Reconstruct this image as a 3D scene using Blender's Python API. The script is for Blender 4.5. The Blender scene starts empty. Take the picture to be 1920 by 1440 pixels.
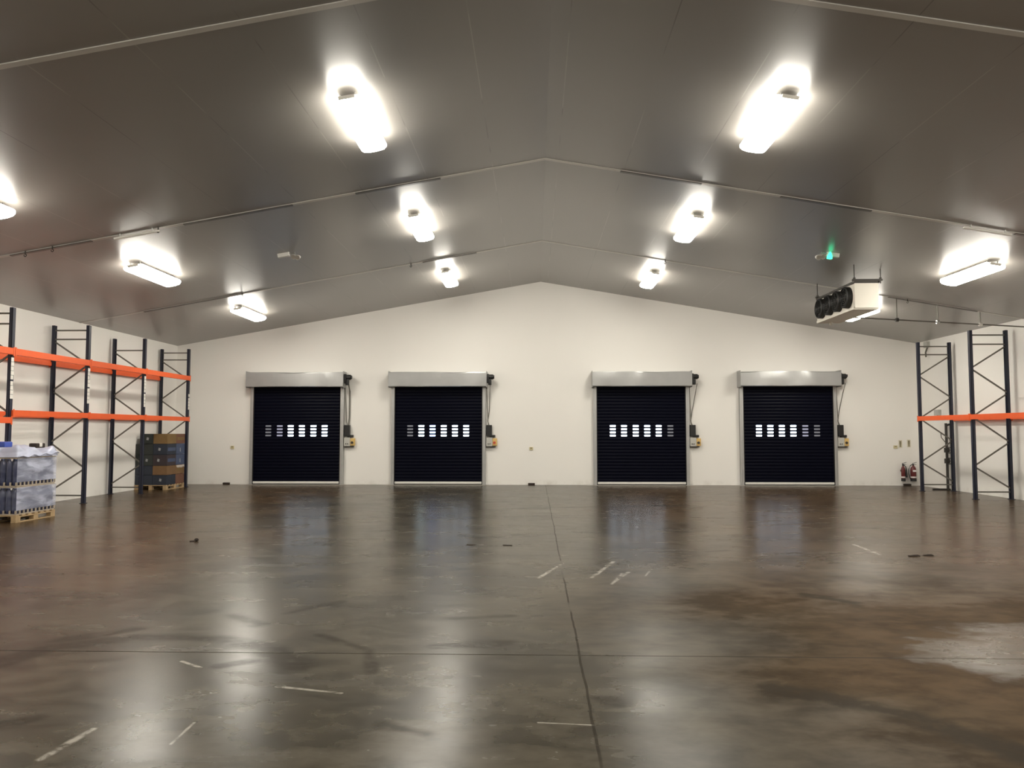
import bpy, bmesh, math, random
from mathutils import Vector, Matrix
R = random.Random(7)
sc = bpy.context.scene
COL = sc.collection

# ------------------------------------------------------------------ room measures (metres)
D = 25.505                    # back wall
XL, XR = -11.9, 12.36         # side walls
YF = -7.0                     # wall behind the camera
RX, RZ = 0.199, 6.673         # ridge
KL, KR = 0.17299, 0.17144     # roof slopes
def ceil_z(x): return RZ - KL*(RX-x) if x < RX else RZ - KR*(x-RX)

# ------------------------------------------------------------------ materials
class NT:
    def __init__(s, name):
        s.m = bpy.data.materials.new(name); s.m.use_nodes = True
        s.t = s.m.node_tree; s.n = s.t.nodes; s.l = s.t.links
        s.bsdf = s.n['Principled BSDF']
    def node(s, typ, **kw):
        n = s.n.new(typ)
        for k, v in kw.items(): setattr(n, k, v)
        return n
    def put(s, v, sock):
        if hasattr(v, 'links') or isinstance(v, bpy.types.NodeSocket): s.l.new(v, sock)
        else: sock.default_value = v
    def math(s, op, a, b=0.0, c=0.0, clamp=False):
        n = s.node('ShaderNodeMath', operation=op, use_clamp=clamp)
        for i, v in enumerate((a, b, c)): s.put(v, n.inputs[i])
        return n.outputs[0]
    def mix(s, f, a, b):
        n = s.node('ShaderNodeMix', data_type='RGBA')
        s.put(f, n.inputs['Factor'])
        for v, k in ((a, 6), (b, 7)):
            if isinstance(v, tuple): n.inputs[k].default_value = (*v[:3], 1)
            else: s.l.new(v, n.inputs[k])
        return n.outputs[2]
    def coord(s):
        return s.node('ShaderNodeTexCoord').outputs['Object']
    def noise(s, vec, scale=5.0, detail=4.0, rough=.55, dist=0.0, stretch=None):
        if stretch:
            mp = s.node('ShaderNodeMapping'); mp.inputs['Scale'].default_value = stretch
            s.l.new(vec, mp.inputs['Vector']); vec = mp.outputs[0]
        n = s.node('ShaderNodeTexNoise'); s.l.new(vec, n.inputs['Vector'])
        n.inputs['Scale'].default_value = scale; n.inputs['Detail'].default_value = detail
        n.inputs['Roughness'].default_value = rough; n.inputs['Distortion'].default_value = dist
        return n.outputs['Fac']
    def ramp(s, f, lo, hi):
        n = s.node('ShaderNodeMapRange', clamp=True); n.interpolation_type = 'SMOOTHSTEP'
        s.l.new(f, n.inputs[0]); n.inputs[1].default_value = lo; n.inputs[2].default_value = hi
        return n.outputs[0]
    def bump(s, h, strength=.2, dist=.01):
        b = s.node('ShaderNodeBump'); b.inputs['Strength'].default_value = strength
        b.inputs['Distance'].default_value = dist; s.l.new(h, b.inputs['Height'])
        s.l.new(b.outputs[0], s.bsdf.inputs['Normal'])
    def set(s, **kw):
        for k, v in kw.items():
            sock = s.bsdf.inputs[k.replace('_', ' ')]
            if isinstance(v, tuple): sock.default_value = (*v[:3], 1)
            elif isinstance(v, (int, float)): sock.default_value = v
            else: s.l.new(v, sock)
        return s

def simple(name, col, rough=.5, metal=0.0, var=.12, scale=6.0, bump=0.0, spec=.5, coat=0.0):
    t = NT(name); c = t.coord(); f = t.noise(c, scale)
    a = tuple(min(1, x*(1+var)) for x in col); b = tuple(x*(1-var) for x in col)
    t.set(Base_Color=t.mix(f, b, a), Roughness=rough, Metallic=metal, Specular_IOR_Level=spec, Coat_Weight=coat)
    if bump: t.bump(f, bump, .01)
    return t.m

def emit(name, col, strength):
    t = NT(name); t.set(Base_Color=(.12, .12, .13), Roughness=.3, Emission_Color=col, Emission_Strength=strength)
    return t.m

M = {}
M['post'] = simple('navy_powder_coat', (.016, .019, .038), .42)
M['beam'] = simple('orange_powder_coat', (.80, .115, .022), .42, var=.06)
M['brace'] = simple('dull_galvanised', (.17, .16, .14), .5, .6)
M['galv'] = simple('galvanised_sheet', (.40, .40, .395), .40, .55, var=.13, scale=2.2)
M['rail'] = simple('rail_steel', (.50, .50, .49), .42, .7, var=.08)
M['alu'] = simple('aluminium', (.72, .72, .70), .3, .9)
M['white_paint'] = simple('white_painted_metal', (.74, .72, .68), .45, var=.04)
M['cream_case'] = simple('cream_painted_case', (.78, .74, .66), .5, var=.03)
M['black'] = simple('black_plastic', (.012, .012, .012), .45)
M['dark_steel'] = simple('dark_steel', (.055, .05, .045), .5, .4)
M['grey_box'] = simple('grey_plastic', (.50, .49, .45), .5, var=.05)
M['yellow'] = simple('yellow_plastic', (.68, .46, .16), .45, var=.05)
M['red_knob'] = simple('red_plastic', (.5, .06, .03), .4)
M['cable'] = simple('grey_cable', (.15, .14, .12), .5)
M['curtain'] = simple('navy_slat_paint', (.0026, .0030, .0085), .38, var=.1, spec=.06)
M['bottom_bar'] = simple('white_bottom_bar', (.74, .72, .68), .4, var=.05)
M['gasket'] = simple('black_rubber', (.01, .01, .01), .7)
M['lamp'] = emit('lit_diffuser', (1.0, .95, .84), 36.0)
M['pane_bright'] = emit('daylit_pane', (.72, .84, 1.0), 4.6)
M['pane_blue'] = emit('blue_daylit_pane', (.40, .55, 1.0), 4.0)
M['pane_pale'] = emit('pale_daylit_pane', (.62, .82, .92), 5.0)
M['pane_dim'] = emit('dim_pane', (.62, .66, .78), .085)
M['pane_half'] = emit('half_lit_pane', (.62, .62, .85), .26)
M['green_led'] = emit('green_lit_lens', (.03, .85, .36), 1.6)
M['ext_red'] = simple('extinguisher_red', (.11, .011, .011), .35, var=.08)
M['label_white'] = simple('white_label', (.78, .74, .72), .5, var=.05)
M['tag_white'] = simple('white_tag', (.80, .77, .72), .5, var=.04)
M['olive'] = simple('olive_print', (.22, .19, .11), .6)
M['sign_plate'] = simple('cream_sign_plate', (.66, .61, .48), .5, var=.05)
M['socket'] = simple('yellowed_plastic', (.62, .55, .34), .5)
M['wood'] = simple('pallet_wood', (.44, .31, .17), .75, var=.25, scale=14, bump=.3)
M['card'] = simple('brown_cardboard', (.19, .105, .046), .8, var=.22, scale=7)
M['card_red'] = simple('reddish_cardboard', (.16, .072, .044), .8, var=.22, scale=7)
M['card_yellow'] = simple('ochre_cardboard', (.19, .115, .042), .8, var=.2, scale=7)
M['navy_card'] = simple('navy_printed_cardboard', (.020, .026, .042), .65, var=.3, scale=4)
M['green_card'] = simple('dark_green_grey_cardboard', (.026, .031, .028), .65, var=.3, scale=4)
M['plum_card'] = simple('plum_printed_cardboard', (.038, .026, .030), .65, var=.25, scale=4)
M['blue_card'] = simple('blue_printed_cardboard', (.055, .075, .14), .65, var=.3, scale=4)
M['print_white'] = simple('pale_print', (.32, .33, .34), .6)
M['torn'] = simple('torn_white_paper', (.55, .48, .42), .8, var=.2)
M['tape'] = simple('parcel_tape', (.17, .05, .03), .3)
M['bottle'] = simple('blue_pet_bottle', (.042, .050, .105), .2, var=.35, scale=3)
M['cap'] = simple('blue_cap', (.05, .09, .40), .35)
M['tray'] = simple('grey_brown_tray', (.42, .36, .29), .8, var=.2)
M['debris'] = simple('dark_debris', (.03, .02, .015), .8)

def film_mat(name, lo, hi):
    t = NT(name); c = t.node('ShaderNodeNewGeometry').outputs['Position']
    f = t.noise(c, 2.6, 4, .55, .6, (1, .7, 2.6)); g = t.noise(c, 16.0, 3, .6, .5, (.4, .4, 2.0))
    a = t.math('ADD', t.math('MULTIPLY', t.ramp(f, .35, .68), hi-lo), lo)
    t.set(Base_Color=t.mix(f, (.48, .52, .70), (.64, .66, .79)), Roughness=.28, Alpha=a, Specular_IOR_Level=.5)
    t.bump(t.math('ADD', f, t.math('MULTIPLY', g, .3)), .25, .012)
    return t.m
M['film'] = film_mat('stretch_film', .42, .86)
M['film_thin'] = film_mat('thin_stretch_film', .02, .12)
M['film_top'] = film_mat('gathered_film', .80, .98)

def wall_mat():
    t = NT('white_wall_panel'); c = t.coord()
    f = t.noise(c, .35, 3, .5); g = t.noise(c, 3.0, 5, .6)
    col = t.mix(f, (.85, .825, .785), (.89, .87, .83))
    sep = t.node('ShaderNodeSeparateXYZ'); t.l.new(c, sep.inputs[0])
    low = t.math('MULTIPLY', t.math('SUBTRACT', 1.0, t.ramp(sep.outputs[2], .0, .22)), t.ramp(g, .42, .75))
    col = t.mix(t.math('MULTIPLY', low, .35), col, (.42, .37, .31))       # scuffs along the foot of the wall
    t.set(Base_Color=col, Roughness=.5, Specular_IOR_Level=.25)
    return t.m
M['wall'] = wall_mat()

def ceil_mat():
    t = NT('ceiling_panel'); c = t.coord()
    sep = t.node('ShaderNodeSeparateXYZ'); t.l.new(c, sep.inputs[0])
    x = t.math('DIVIDE', t.math('ADD', sep.outputs[0], 100*1.18-.43), 1.18)
    d = t.math('ABSOLUTE', t.math('SUBTRACT', t.math('FRACT', t.math('ADD', x, .5)), .5))
    j = t.math('LESS_THAN', d, .0060)
    brk = t.ramp(t.noise(c, .9, 2, .5), .36, .56)                          # the joint sealant comes and goes
    f = t.noise(c, .25, 3, .5)
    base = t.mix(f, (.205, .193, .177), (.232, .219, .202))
    jc = t.mix(t.ramp(t.noise(c, .45, 2, .5), .46, .56), (.09, .082, .075), (.34, .325, .30))
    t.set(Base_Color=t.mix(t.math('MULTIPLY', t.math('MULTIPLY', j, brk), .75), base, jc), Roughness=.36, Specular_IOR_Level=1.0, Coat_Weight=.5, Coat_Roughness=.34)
    return t.m
M['ceiling'] = ceil_mat()

def floor_mat():
    t = NT('worn_sealed_concrete'); c = t.coord()
    sep = t.node('ShaderNodeSeparateXYZ'); t.l.new(c, sep.inputs[0])
    X, Y = sep.outputs[0], sep.outputs[1]
    big = t.noise(c, .16, 3, .5, .6); mid = t.noise(c, .9, 5, .55, .3); fine = t.noise(c, 9.0, 6, .65)
    streak = t.noise(c, 1.6, 5, .58, .6, (.45, 1.5, 1))
    small = t.noise(c, 4.2, 5, .58, .25, (.8, 1.25, 1)); blend = t.math('ADD', t.math('MULTIPLY', mid, .55), t.math('MULTIPLY', small, .45))
    base = t.mix(t.ramp(blend, .36, .64), (.029, .024, .0155), (.073, .062, .043))
    # brown worn zone, with its own irregular edge, on the right and far left of the hall
    xb = t.math('ADD', X, t.math('MULTIPLY', t.math('SUBTRACT', big, .5), 9.0))
    brown = t.math('MAXIMUM', t.ramp(xb, .4, 3.2), t.ramp(t.math('MULTIPLY', xb, -1.0), 3.2, 7.0))
    base = t.mix(t.math('MULTIPLY', brown, .75), base, t.mix(t.ramp(blend, .36, .64), (.043, .0235, .0095), (.094, .057, .029)))
    base = t.mix(t.math('MULTIPLY', t.ramp(streak, .55, .80), .40), base, (.040, .034, .026))
    base = t.mix(t.math('MULTIPLY', t.ramp(fine, .55, .85), .16), base, (.15, .137, .115))
    def seg(p, q, w):
        """soft mask of a mark that runs from p to q on the floor"""
        dx, dy = q[0]-p[0], q[1]-p[1]; L2 = dx*dx+dy*dy
        ax = t.math('SUBTRACT', X, p[0]); ay = t.math('SUBTRACT', Y, p[1])
        h = t.math('DIVIDE', t.math('ADD', t.math('MULTIPLY', ax, dx), t.math('MULTIPLY', ay, dy)), L2, clamp=True)
        ex = t.math('SUBTRACT', ax, t.math('MULTIPLY', h, dx)); ey = t.math('SUBTRACT', ay, t.math('MULTIPLY', h, dy))
        d = t.math('SQRT', t.math('ADD', t.math('MULTIPLY', ex, ex), t.math('MULTIPLY', ey, ey)))
        d = t.math('ADD', d, t.math('MULTIPLY', t.math('SUBTRACT', blend, .5), w*2.6))
        return t.math('SUBTRACT', 1.0, t.ramp(d, w*.25, w))
    def union(lst):
        o = None
        for pts, w in lst:
            for p, q in zip(pts, pts[1:]):
                m = seg(p, q, w); o = m if o is None else t.math('MAXIMUM', o, m)
        return o
    dark = union([
        ([(-4.3, 5.3), (-3.89, 6.3), (-3.41, 6.64), (-2.62, 6.61), (-2.17, 6.35), (-1.76, 5.86)], .20),
        ([(-3.95, 6.55), (-3.51, 6.91)], .16), ([(-2.87, 7.45), (-2.5, 7.1)], .17),
        ([(-3.4, 4.5), (-3.06, 4.77)], .12), ([(-.9, 4.73), (-.63, 4.61)], .10), ([(-2.35, 5.85), (-2.16, 6.01)], .10),
        ([(1.62, 5.48), (2.04, 5.18), (2.29, 5.0), (2.7, 4.3)], .20), ([(2.89, 8.55), (3.25, 8.17)], .16),
        ([(-.81, 7.38), (-.22, 7.5)], .12), ([(-.8, 6.44), (-.24, 6.57)], .13), ([(2.46, 13.69), (2.94, 13.77)], .11),
        ([(2.53, 11.53), (2.81, 11.64)], .10), ([(-2.38, 7.55), (-1.99, 8.07)], .09),
        ([(-1.85, 6.77), (-1.33, 6.3), (-1.18, 5.75)], .09), ([(5.55, 14.36), (6.1, 14.3)], .10), ([(.41, 5.23), (.54, 5.15)], .12)])
    dark = t.math('MULTIPLY', dark, t.ramp(t.math('ADD', t.math('MULTIPLY', small, .6), t.math('MULTIPLY', fine, .4)), .33, .52))
    faint = union([([(-7.85, 21.86), (-5.29, 20.19)], .5), ([(-6.46, 18.02), (-3.88, 18.75)], .45),
                   ([(-3.36, 20.24), (-1.48, 21.12)], .5), ([(-.52, 17.8), (3.59, 18.54)], .35), ([(-8.59, 16.13), (-7.9, 16.57)], .2)])
    white = union([([(.04, 9.41), (.37, 10.47)], .035), ([(.68, 9.46), (1.05, 10.61)], .040), ([(.88, 9.07), (1.08, 9.75)], .035),
                   ([(.94, 9.24), (1.16, 9.83)], .030), ([(1.33, 9.58), (1.48, 10.06)], .022), ([(-2.64, 4.2), (-2.6, 4.62)], .035),
                   ([(-2.04, 4.42), (-2.05, 4.74)], .014), ([(-1.77, 5.41), (-1.3, 5.29)], .022), ([(-2.69, 5.97), (-2.48, 5.82)], .020),
                   ([(.02, 4.8), (.34, 4.77)], .012), ([(4.93, 12.35), (4.88, 11.3)], .05)])
    scr = t.ramp(t.noise(c, 5.0, 4, .7, 1.0), .34, .60)
    base = t.mix(t.math('MULTIPLY', faint, .38), base, (.036, .033, .028))
    base = t.mix(t.math('MULTIPLY', dark, .72), base, (.026, .021, .015))
    base = t.mix(t.math('MULTIPLY', t.math('MULTIPLY', white, scr), .62), base, (.42, .39, .34))
    # saw-cut joints
    wob = t.math('MULTIPLY', t.math('SUBTRACT', t.noise(c, .8, 3, .6), .5), .06)
    jx = t.math('LESS_THAN', t.math('ABSOLUTE', t.math('ADD', t.math('SUBTRACT', X, .345), wob)), .009)
    jx = t.math('MULTIPLY', jx, t.ramp(t.noise(c, .55, 3, .6), .36, .50))
    jy = t.math('LESS_THAN', t.math('ABSOLUTE', t.math('SUBTRACT', Y, t.math('ADD', 6.215, t.math('MULTIPLY', wob, .35)))), .011)
    base = t.mix(t.math('MULTIPLY', t.math('MAXIMUM', jx, jy), .75), base, (.030, .026, .021))
    patch = t.math('MULTIPLY', seg((3.55, 6.35), (4.3, 6.75), .75), 1.0)      # a paler, less rough patch
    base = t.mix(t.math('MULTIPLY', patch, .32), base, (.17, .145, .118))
    wear = t.math('MULTIPLY', t.math('MULTIPLY', t.ramp(xb, .2, 2.6), t.math('SUBTRACT', 1.0, t.ramp(t.math('ADD', Y, t.math('MULTIPLY', mid, 3.0)), 8.6, 13.0))), t.math('SUBTRACT', 1.0, patch))
    rough = t.math('ADD', t.math('MULTIPLY', small, .09), t.math('ADD', .205, t.math('ADD', t.math('MULTIPLY', t.ramp(streak, .45, .8), .05), t.math('MULTIPLY', wear, .22))))
    spec = t.math('SUBTRACT', t.math('ADD', .10, t.math('MULTIPLY', small, .075)), t.math('MULTIPLY', wear, .14))
    spec = t.math('MAXIMUM', t.math('MULTIPLY', spec, t.math('SUBTRACT', 1.0, t.math('MAXIMUM', t.math('MULTIPLY', dark, .6), t.math('MAXIMUM', t.math('MULTIPLY', faint, .35), t.math('MAXIMUM', jx, jy))))), .015)
    t.set(Base_Color=base, Roughness=rough, Specular_IOR_Level=spec)
    hgt = t.math('ADD', t.math('MULTIPLY', small, .5), t.math('MULTIPLY', fine, .10))
    t.bump(hgt, .06, .004)
    return t.m
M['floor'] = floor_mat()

# ------------------------------------------------------------------ mesh builder
class MB:
    def __init__(s): s.bm = bmesh.new()
    def add(s, verts, faces, mi=0):
        v = [s.bm.verts.new(p) for p in verts]
        for f in faces:
            try: fc = s.bm.faces.new([v[i] for i in f]); fc.material_index = mi
            except ValueError: pass
        return v
    def box(s, x0, x1, y0, y1, z0, z1, mi=0):
        P = [(x, y, z) for z in (z0, z1) for y in (y0, y1) for x in (x0, x1)]
        s.add(P, [(0, 2, 3, 1), (4, 5, 7, 6), (0, 1, 5, 4), (2, 6, 7, 3), (0, 4, 6, 2), (1, 3, 7, 5)], mi); return s
    def bbox(s, x0, x1, y0, y1, z0, z1, b=.01, mi=0):
        """box with bevelled edges"""
        t = bmesh.new(); bmesh.ops.create_cube(t, size=1)
        for v in t.verts: v.co = Vector(((x0+x1)/2+v.co.x*(x1-x0), (y0+y1)/2+v.co.y*(y1-y0), (z0+z1)/2+v.co.z*(z1-z0)))
        bmesh.ops.bevel(t, geom=list(t.edges), offset=b, segments=2, profile=.6, affect='EDGES')
        t.verts.index_update(); s.add([v.co.copy() for v in t.verts], [[v.index for v in f.verts] for f in t.faces], mi); t.free(); return s
    def bar(s, p, q, w, h, mi=0, up=(0, 0, 1)):
        p, q = Vector(p), Vector(q); d = (q-p).normalized(); u = Vector(up)
        if abs(d.dot(u)) > .98: u = Vector((0, 1, 0))
        a = d.cross(u).normalized()*w/2; b = a.cross(d).normalized()*h/2
        P = [o+i*a+j*b for o in (p, q) for i, j in ((-1, -1), (1, -1), (1, 1), (-1, 1))]
        s.add(P, [(3, 2, 1, 0), (4, 5, 6, 7), (0, 1, 5, 4), (1, 2, 6, 5), (2, 3, 7, 6), (3, 0, 4, 7)], mi); return s
    def tube(s, pts, r, n=10, mi=0):
        pts = [Vector(p) for p in pts]; rings = []
        for i, p in enumerate(pts):
            d = (pts[min(i+1, len(pts)-1)]-pts[max(i-1, 0)]).normalized()
            u = Vector((0, 0, 1)) if abs(d.z) < .95 else Vector((1, 0, 0))
            a = d.cross(u).normalized(); b = a.cross(d)
            rr = r[i] if isinstance(r, (list, tuple)) else r
            rings.append([p+(a*math.cos(2*math.pi*k/n)+b*math.sin(2*math.pi*k/n))*rr for k in range(n)])
        V = [q for g in rings for q in g]; F = []
        for i in range(len(pts)-1):
            for k in range(n): F.append((i*n+k, i*n+(k+1) % n, (i+1)*n+(k+1) % n, (i+1)*n+k))
        F.append(tuple(range(n-1, -1, -1))); F.append(tuple((len(pts)-1)*n+k for k in range(n)))
        s.add(V, F, mi); return s
    def lathe(s, prof, c=(0, 0, 0), n=16, mi=0):
        """prof: (radius, z) pairs around a vertical axis at c"""
        V = [(c[0]+r*math.cos(2*math.pi*k/n), c[1]+r*math.sin(2*math.pi*k/n), c[2]+z) for r, z in prof for k in range(n)]; F = []
        for i in range(len(prof)-1):
            for k in range(n): F.append((i*n+k, i*n+(k+1) % n, (i+1)*n+(k+1) % n, (i+1)*n+k))
        F.append(tuple(range(n-1, -1, -1))); F.append(tuple((len(prof)-1)*n+k for k in range(n)))
        s.add(V, F, mi); return s
    def build(s, name, mats, parent=None, smooth=False, loc=None):
        bmesh.ops.recalc_face_normals(s.bm, faces=s.bm.faces)
        me = bpy.data.meshes.new(name); s.bm.to_mesh(me); s.bm.free()
        for m in (mats if isinstance(mats, (list, tuple)) else [mats]): me.materials.append(M[m])
        if smooth:
            for p in me.polygons: p.use_smooth = True
        o = bpy.data.objects.new(name, me); COL.objects.link(o)
        if parent: o.parent = parent
        if loc: o.location = loc
        return o
def smooth_by_angle(o, ang=40):
    for p in o.data.polygons: p.use_smooth = True
    o.data.set_sharp_from_angle(angle=math.radians(ang))
    return o
def tag(o, label, cat, group=None):
    o['label'] = label; o['category'] = cat
    if group: o['group'] = group
    return o
def thing(name, label, cat, loc=(0, 0, 0), rot=(0, 0, 0), group=None):
    o = bpy.data.objects.new(name, None); COL.objects.link(o); o.location = loc; o.rotation_euler = rot
    o.empty_display_size = .1
    return tag(o, label, cat, group)
def structure(o, label=None):
    o['kind'] = 'structure'
    if label: o['label'] = label
    return o
def dup(root, label, loc=None, rot=None, mats=None):
    r = root.copy(); COL.objects.link(r); r['label'] = label
    if loc is not None: r.location = loc
    if rot is not None: r.rotation_euler = rot
    def rec(src, dst):
        for ch in src.children:
            c = ch.copy(); COL.objects.link(c); c.parent = dst; rec(ch, c)
    rec(root, r); return r

# ------------------------------------------------------------------ the setting
DOORS = [-7.809, -3.148, 3.448, 8.170]      # centres of the four doorways
OW, OH = 1.47, 3.30                          # half width and height of a doorway
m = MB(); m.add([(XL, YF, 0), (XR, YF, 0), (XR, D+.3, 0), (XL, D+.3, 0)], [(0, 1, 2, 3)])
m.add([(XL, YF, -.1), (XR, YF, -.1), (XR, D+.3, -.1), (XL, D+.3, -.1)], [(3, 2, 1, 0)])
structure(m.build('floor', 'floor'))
m = MB(); z0, z1 = ceil_z(XL), ceil_z(XR); T = .12
m.add([(XL, YF, z0), (RX, YF, RZ), (XR, YF, z1), (XL, D, z0), (RX, D, RZ), (XR, D, z1),
       (XL, YF, z0+T), (RX, YF, RZ+T), (XR, YF, z1+T), (XL, D, z0+T), (RX, D, RZ+T), (XR, D, z1+T)],
      [(0, 1, 4, 3), (1, 2, 5, 4), (6, 9, 10, 7), (7, 10, 11, 8), (0, 6, 7, 1), (1, 7, 8, 2), (3, 4, 10, 9), (4, 5, 11, 10), (0, 3, 9, 6), (2, 8, 11, 5)])
structure(m.build('ceiling', 'ceiling'))
# back wall with four doorways, 0.25 m thick
m = MB(); xs = [XL]
for c in DOORS: xs += [c-OW, c+OW]
xs.append(XR)
def wall_panel(x0, x1, zb):
    ks = [x0]+([RX] if x0 < RX < x1 else [])+[x1]
    for a, b in zip(ks, ks[1:]):
        m.add([(a, y, z) for y in (D, D+.25) for z in (zb, ceil_z(a))]+[(b, y, z) for y in (D, D+.25) for z in (zb, ceil_z(b))],
              [(0, 4, 5, 1), (2, 3, 7, 6), (0, 2, 6, 4), (1, 5, 7, 3), (0, 1, 3, 2), (4, 6, 7, 5)])
for i in range(0, len(xs), 2): wall_panel(xs[i], xs[i+1], 0)
for i in range(1, len(xs)-1, 2): wall_panel(xs[i], xs[i+1], OH)
structure(m.build('wall_back', 'wall'))
structure(MB().box(XL-.2, XL, YF, D+.25, 0, ceil_z(XL)+.0).build('wall_left', 'wall'))
structure(MB().box(XR, XR+.2, YF, D+.25, 0, ceil_z(XR)+.0).build('wall_right', 'wall'))
m = MB(); m.add([(x, y, z) for y in (YF, YF-.2) for x, z in ((XL, 0), (XR, 0), (XR, z1), (RX, RZ), (XL, z0))],
                [(0, 1, 2, 3, 4), (9, 8, 7, 6, 5), (0, 5, 6, 1), (1, 6, 7, 2), (2, 7, 8, 3), (3, 8, 9, 4), (4, 9, 5, 0)])
structure(m.build('wall_front', 'wall'))

M['threshold'] = simple('worn_pale_concrete', (.26, .235, .20), .45, var=.2, scale=3)
for i, c in enumerate(DOORS):
    m = MB(); Yb = D+.25
    for s in (-1, 1): m.box(c+s*OW-.02, c+s*OW+.02, D-.004, Yb, 0, OH)
    m.box(c-OW, c+OW, D-.004, Yb, OH-.02, OH+.02)
    # ramped threshold plate just in front of the doorway
    m.add([(c-OW-.02, D-.02, .012), (c+OW+.02, D-.02, .012), (c+OW+.45, D-.42, .002), (c-OW-.45, D-.42, .002),
           (c-OW-.02, D-.02, .0005), (c+OW+.02, D-.02, .0005), (c+OW+.45, D-.42, .0005), (c-OW-.45, D-.42, .0005)],
          [(0, 3, 2, 1), (4, 5, 6, 7), (0, 1, 5, 4), (1, 2, 6, 5), (2, 3, 7, 6), (3, 0, 4, 7)], 1)
    structure(m.build('door_%d' % (i+1), ['rail', 'threshold']))

# ceiling trims: T-section rails across the hall under both slopes, one every 6 m
def trim(idx, y, alu):
    m = MB()
    def run(a, b, mi, w=.09, h=.012, drop=0.0):
        ks = [a]+([RX] if a < RX < b else [])+[b]
        for p, q in zip(ks, ks[1:]):
            zp, zq = ceil_z(p)-h/2-drop, ceil_z(q)-h/2-drop
            m.bar((p, y, zp), (q, y, zq), w, h, mi)
    run(XL+.002, XR-.002, 0)
    for a, b in alu: run(a, b, 1, .075, .016, .012)
    structure(m.build('trim_%d' % idx, ['trim_paint', 'trim_dark']))
M['trim_paint'] = simple('trim_off_white', (.52, .50, .465), .35, var=.10, scale=1.5)
M['trim_dark'] = simple('trim_worn_steel', (.13, .122, .11), .30, .5, var=.5, scale=3)  # darker metal for set stretches of the trims
trim(1, 7.96, [])
trim(2, 13.85, [(-9.6, -8.1), (-6.4, -4.4), (-3.25, -1.7), (1.55, 3.0), (4.4, 6.0), (8.5, 9.6)])
trim(3, 19.93, [(-10.2, -7.6), (-2.9, -1.5), (9.0, 11.2)])
trim(4, 1.96, [])

# short white strips imitating lamp reflections, hung just under the second trim
for x, lab in ((-7.25, 'white strip imitating lamp glint on the ceiling seam above the left rack'), (8.0, 'white strip imitating lamp glint on the ceiling seam above the cooler, at the right')):
    sgn = 1 if x < RX else -1; k = KL if x < RX else KR
    r = thing('glint_strip', lab, 'reflection strip', (x, 13.79, ceil_z(x)), (0, -math.atan(k)*sgn, 0), 'bright strips on the ceiling seam')
    MB().bbox(-.42, .42, -.03, .03, -.09, -.055, .008).build('strip', 'tag_white', r)
    for s in (-.3, .3): MB().box(s-.01, s+.01, -.01, .01, -.057, .01).build('hanger', 'alu', r)

# ------------------------------------------------------------------ roller shutters
HW = 1.47
def make_shutter(c, label):
    t = thing('roller_shutter', label, 'roller shutter', (c, D, 0), group='roller shutters on the back wall')
    # guide rails: folded steel channels standing on the wall face
    for s in (-1, 1):
        m = MB(); xo = s*1.545; xi = s*1.43
        a, b = min(xo, xi), max(xo, xi)
        m.box(a, b, -.14, -.125, 0.005, 3.22).box(min(xo, xo-s*.015), max(xo, xo-s*.015), -.125, -.002, .005, 3.22)
        m.box(min(xo-s*.05, xo-s*.056), max(xo-s*.05, xo-s*.056), -.158, -.14, .02, 3.2)
        m.box(a, b, -.045, -.03, .005, 3.22)
        m.build('guide_rail', 'rail', t)
        MB().box(s*1.43-.012, s*1.43+.012, -.142, -.11, .01, 3.2).build('brush_seal', 'gasket', t)
    # curtain of convex slats
    pitch = .1035; n = 31; prof = []
    for i in range(n):
        z = .10+i*pitch
        for f, d in ((0, .0), (.10, .007), (.35, .013), (.65, .013), (.90, .007), (.97, .0)):
            prof.append((z+f*pitch, -.085-d))
    V = []; F = []
    for x in (-1.45, 1.45): V += [(x, y, z) for z, y in prof]
    k = len(prof)
    for i in range(k-1): F.append((i, k+i, k+i+1, i+1))
    m = MB(); m.add(V, F); m.box(-1.45, 1.45, -.07, -.06, .08, 3.3)
    cur = m.build('curtain', 'curtain', t)
    MB().bbox(-1.43, 1.43, -.125, -.07, .035, .105, .008).build('bottom_bar', 'bottom_bar', t)
    MB().box(-1.43, 1.43, -.11, -.075, .004, .036).build('rubber_edge', 'gasket', t)
    # head box: folded galvanised cover, slightly dented
    m = MB(); nx = 24
    secs = [(-.02, 3.665), (-.25, 3.668), (-.44, 3.655), (-.452, 3.62), (-.455, 3.40), (-.452, 3.20), (-.43, 3.18), (-.02, 3.19)]
    V = []
    for i in range(nx+1):
        x = -1.585+3.17*i/nx
        for j, (y, z) in enumerate(secs):
            w = .010*math.sin(x*2.3+c)+.006*math.sin(x*5.1+2*c+j)
            V.append((x, y+(w if 2 < j < 6 else 0), z+(w*.8 if 0 < j < 4 else 0)))
    q = len(secs); F = []
    for i in range(nx):
        for j in range(q): F.append((i*q+j, i*q+(j+1) % q, (i+1)*q+(j+1) % q, (i+1)*q+j))
    F += [tuple(range(q)), tuple(nx*q+j for j in range(q-1, -1, -1))]
    m.add(V, F)
    hb = smooth_by_angle(m.build('head_box', 'galv', t), 14)
    for s in (-1, 1):
        MB().box(s*1.590-.004, s*1.590+.004, -.46, -.002, 3.16, 3.69).build('end_plate', 'galv', hb)
    # window slots: six columns of four in the slats
    return t, cur
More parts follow.
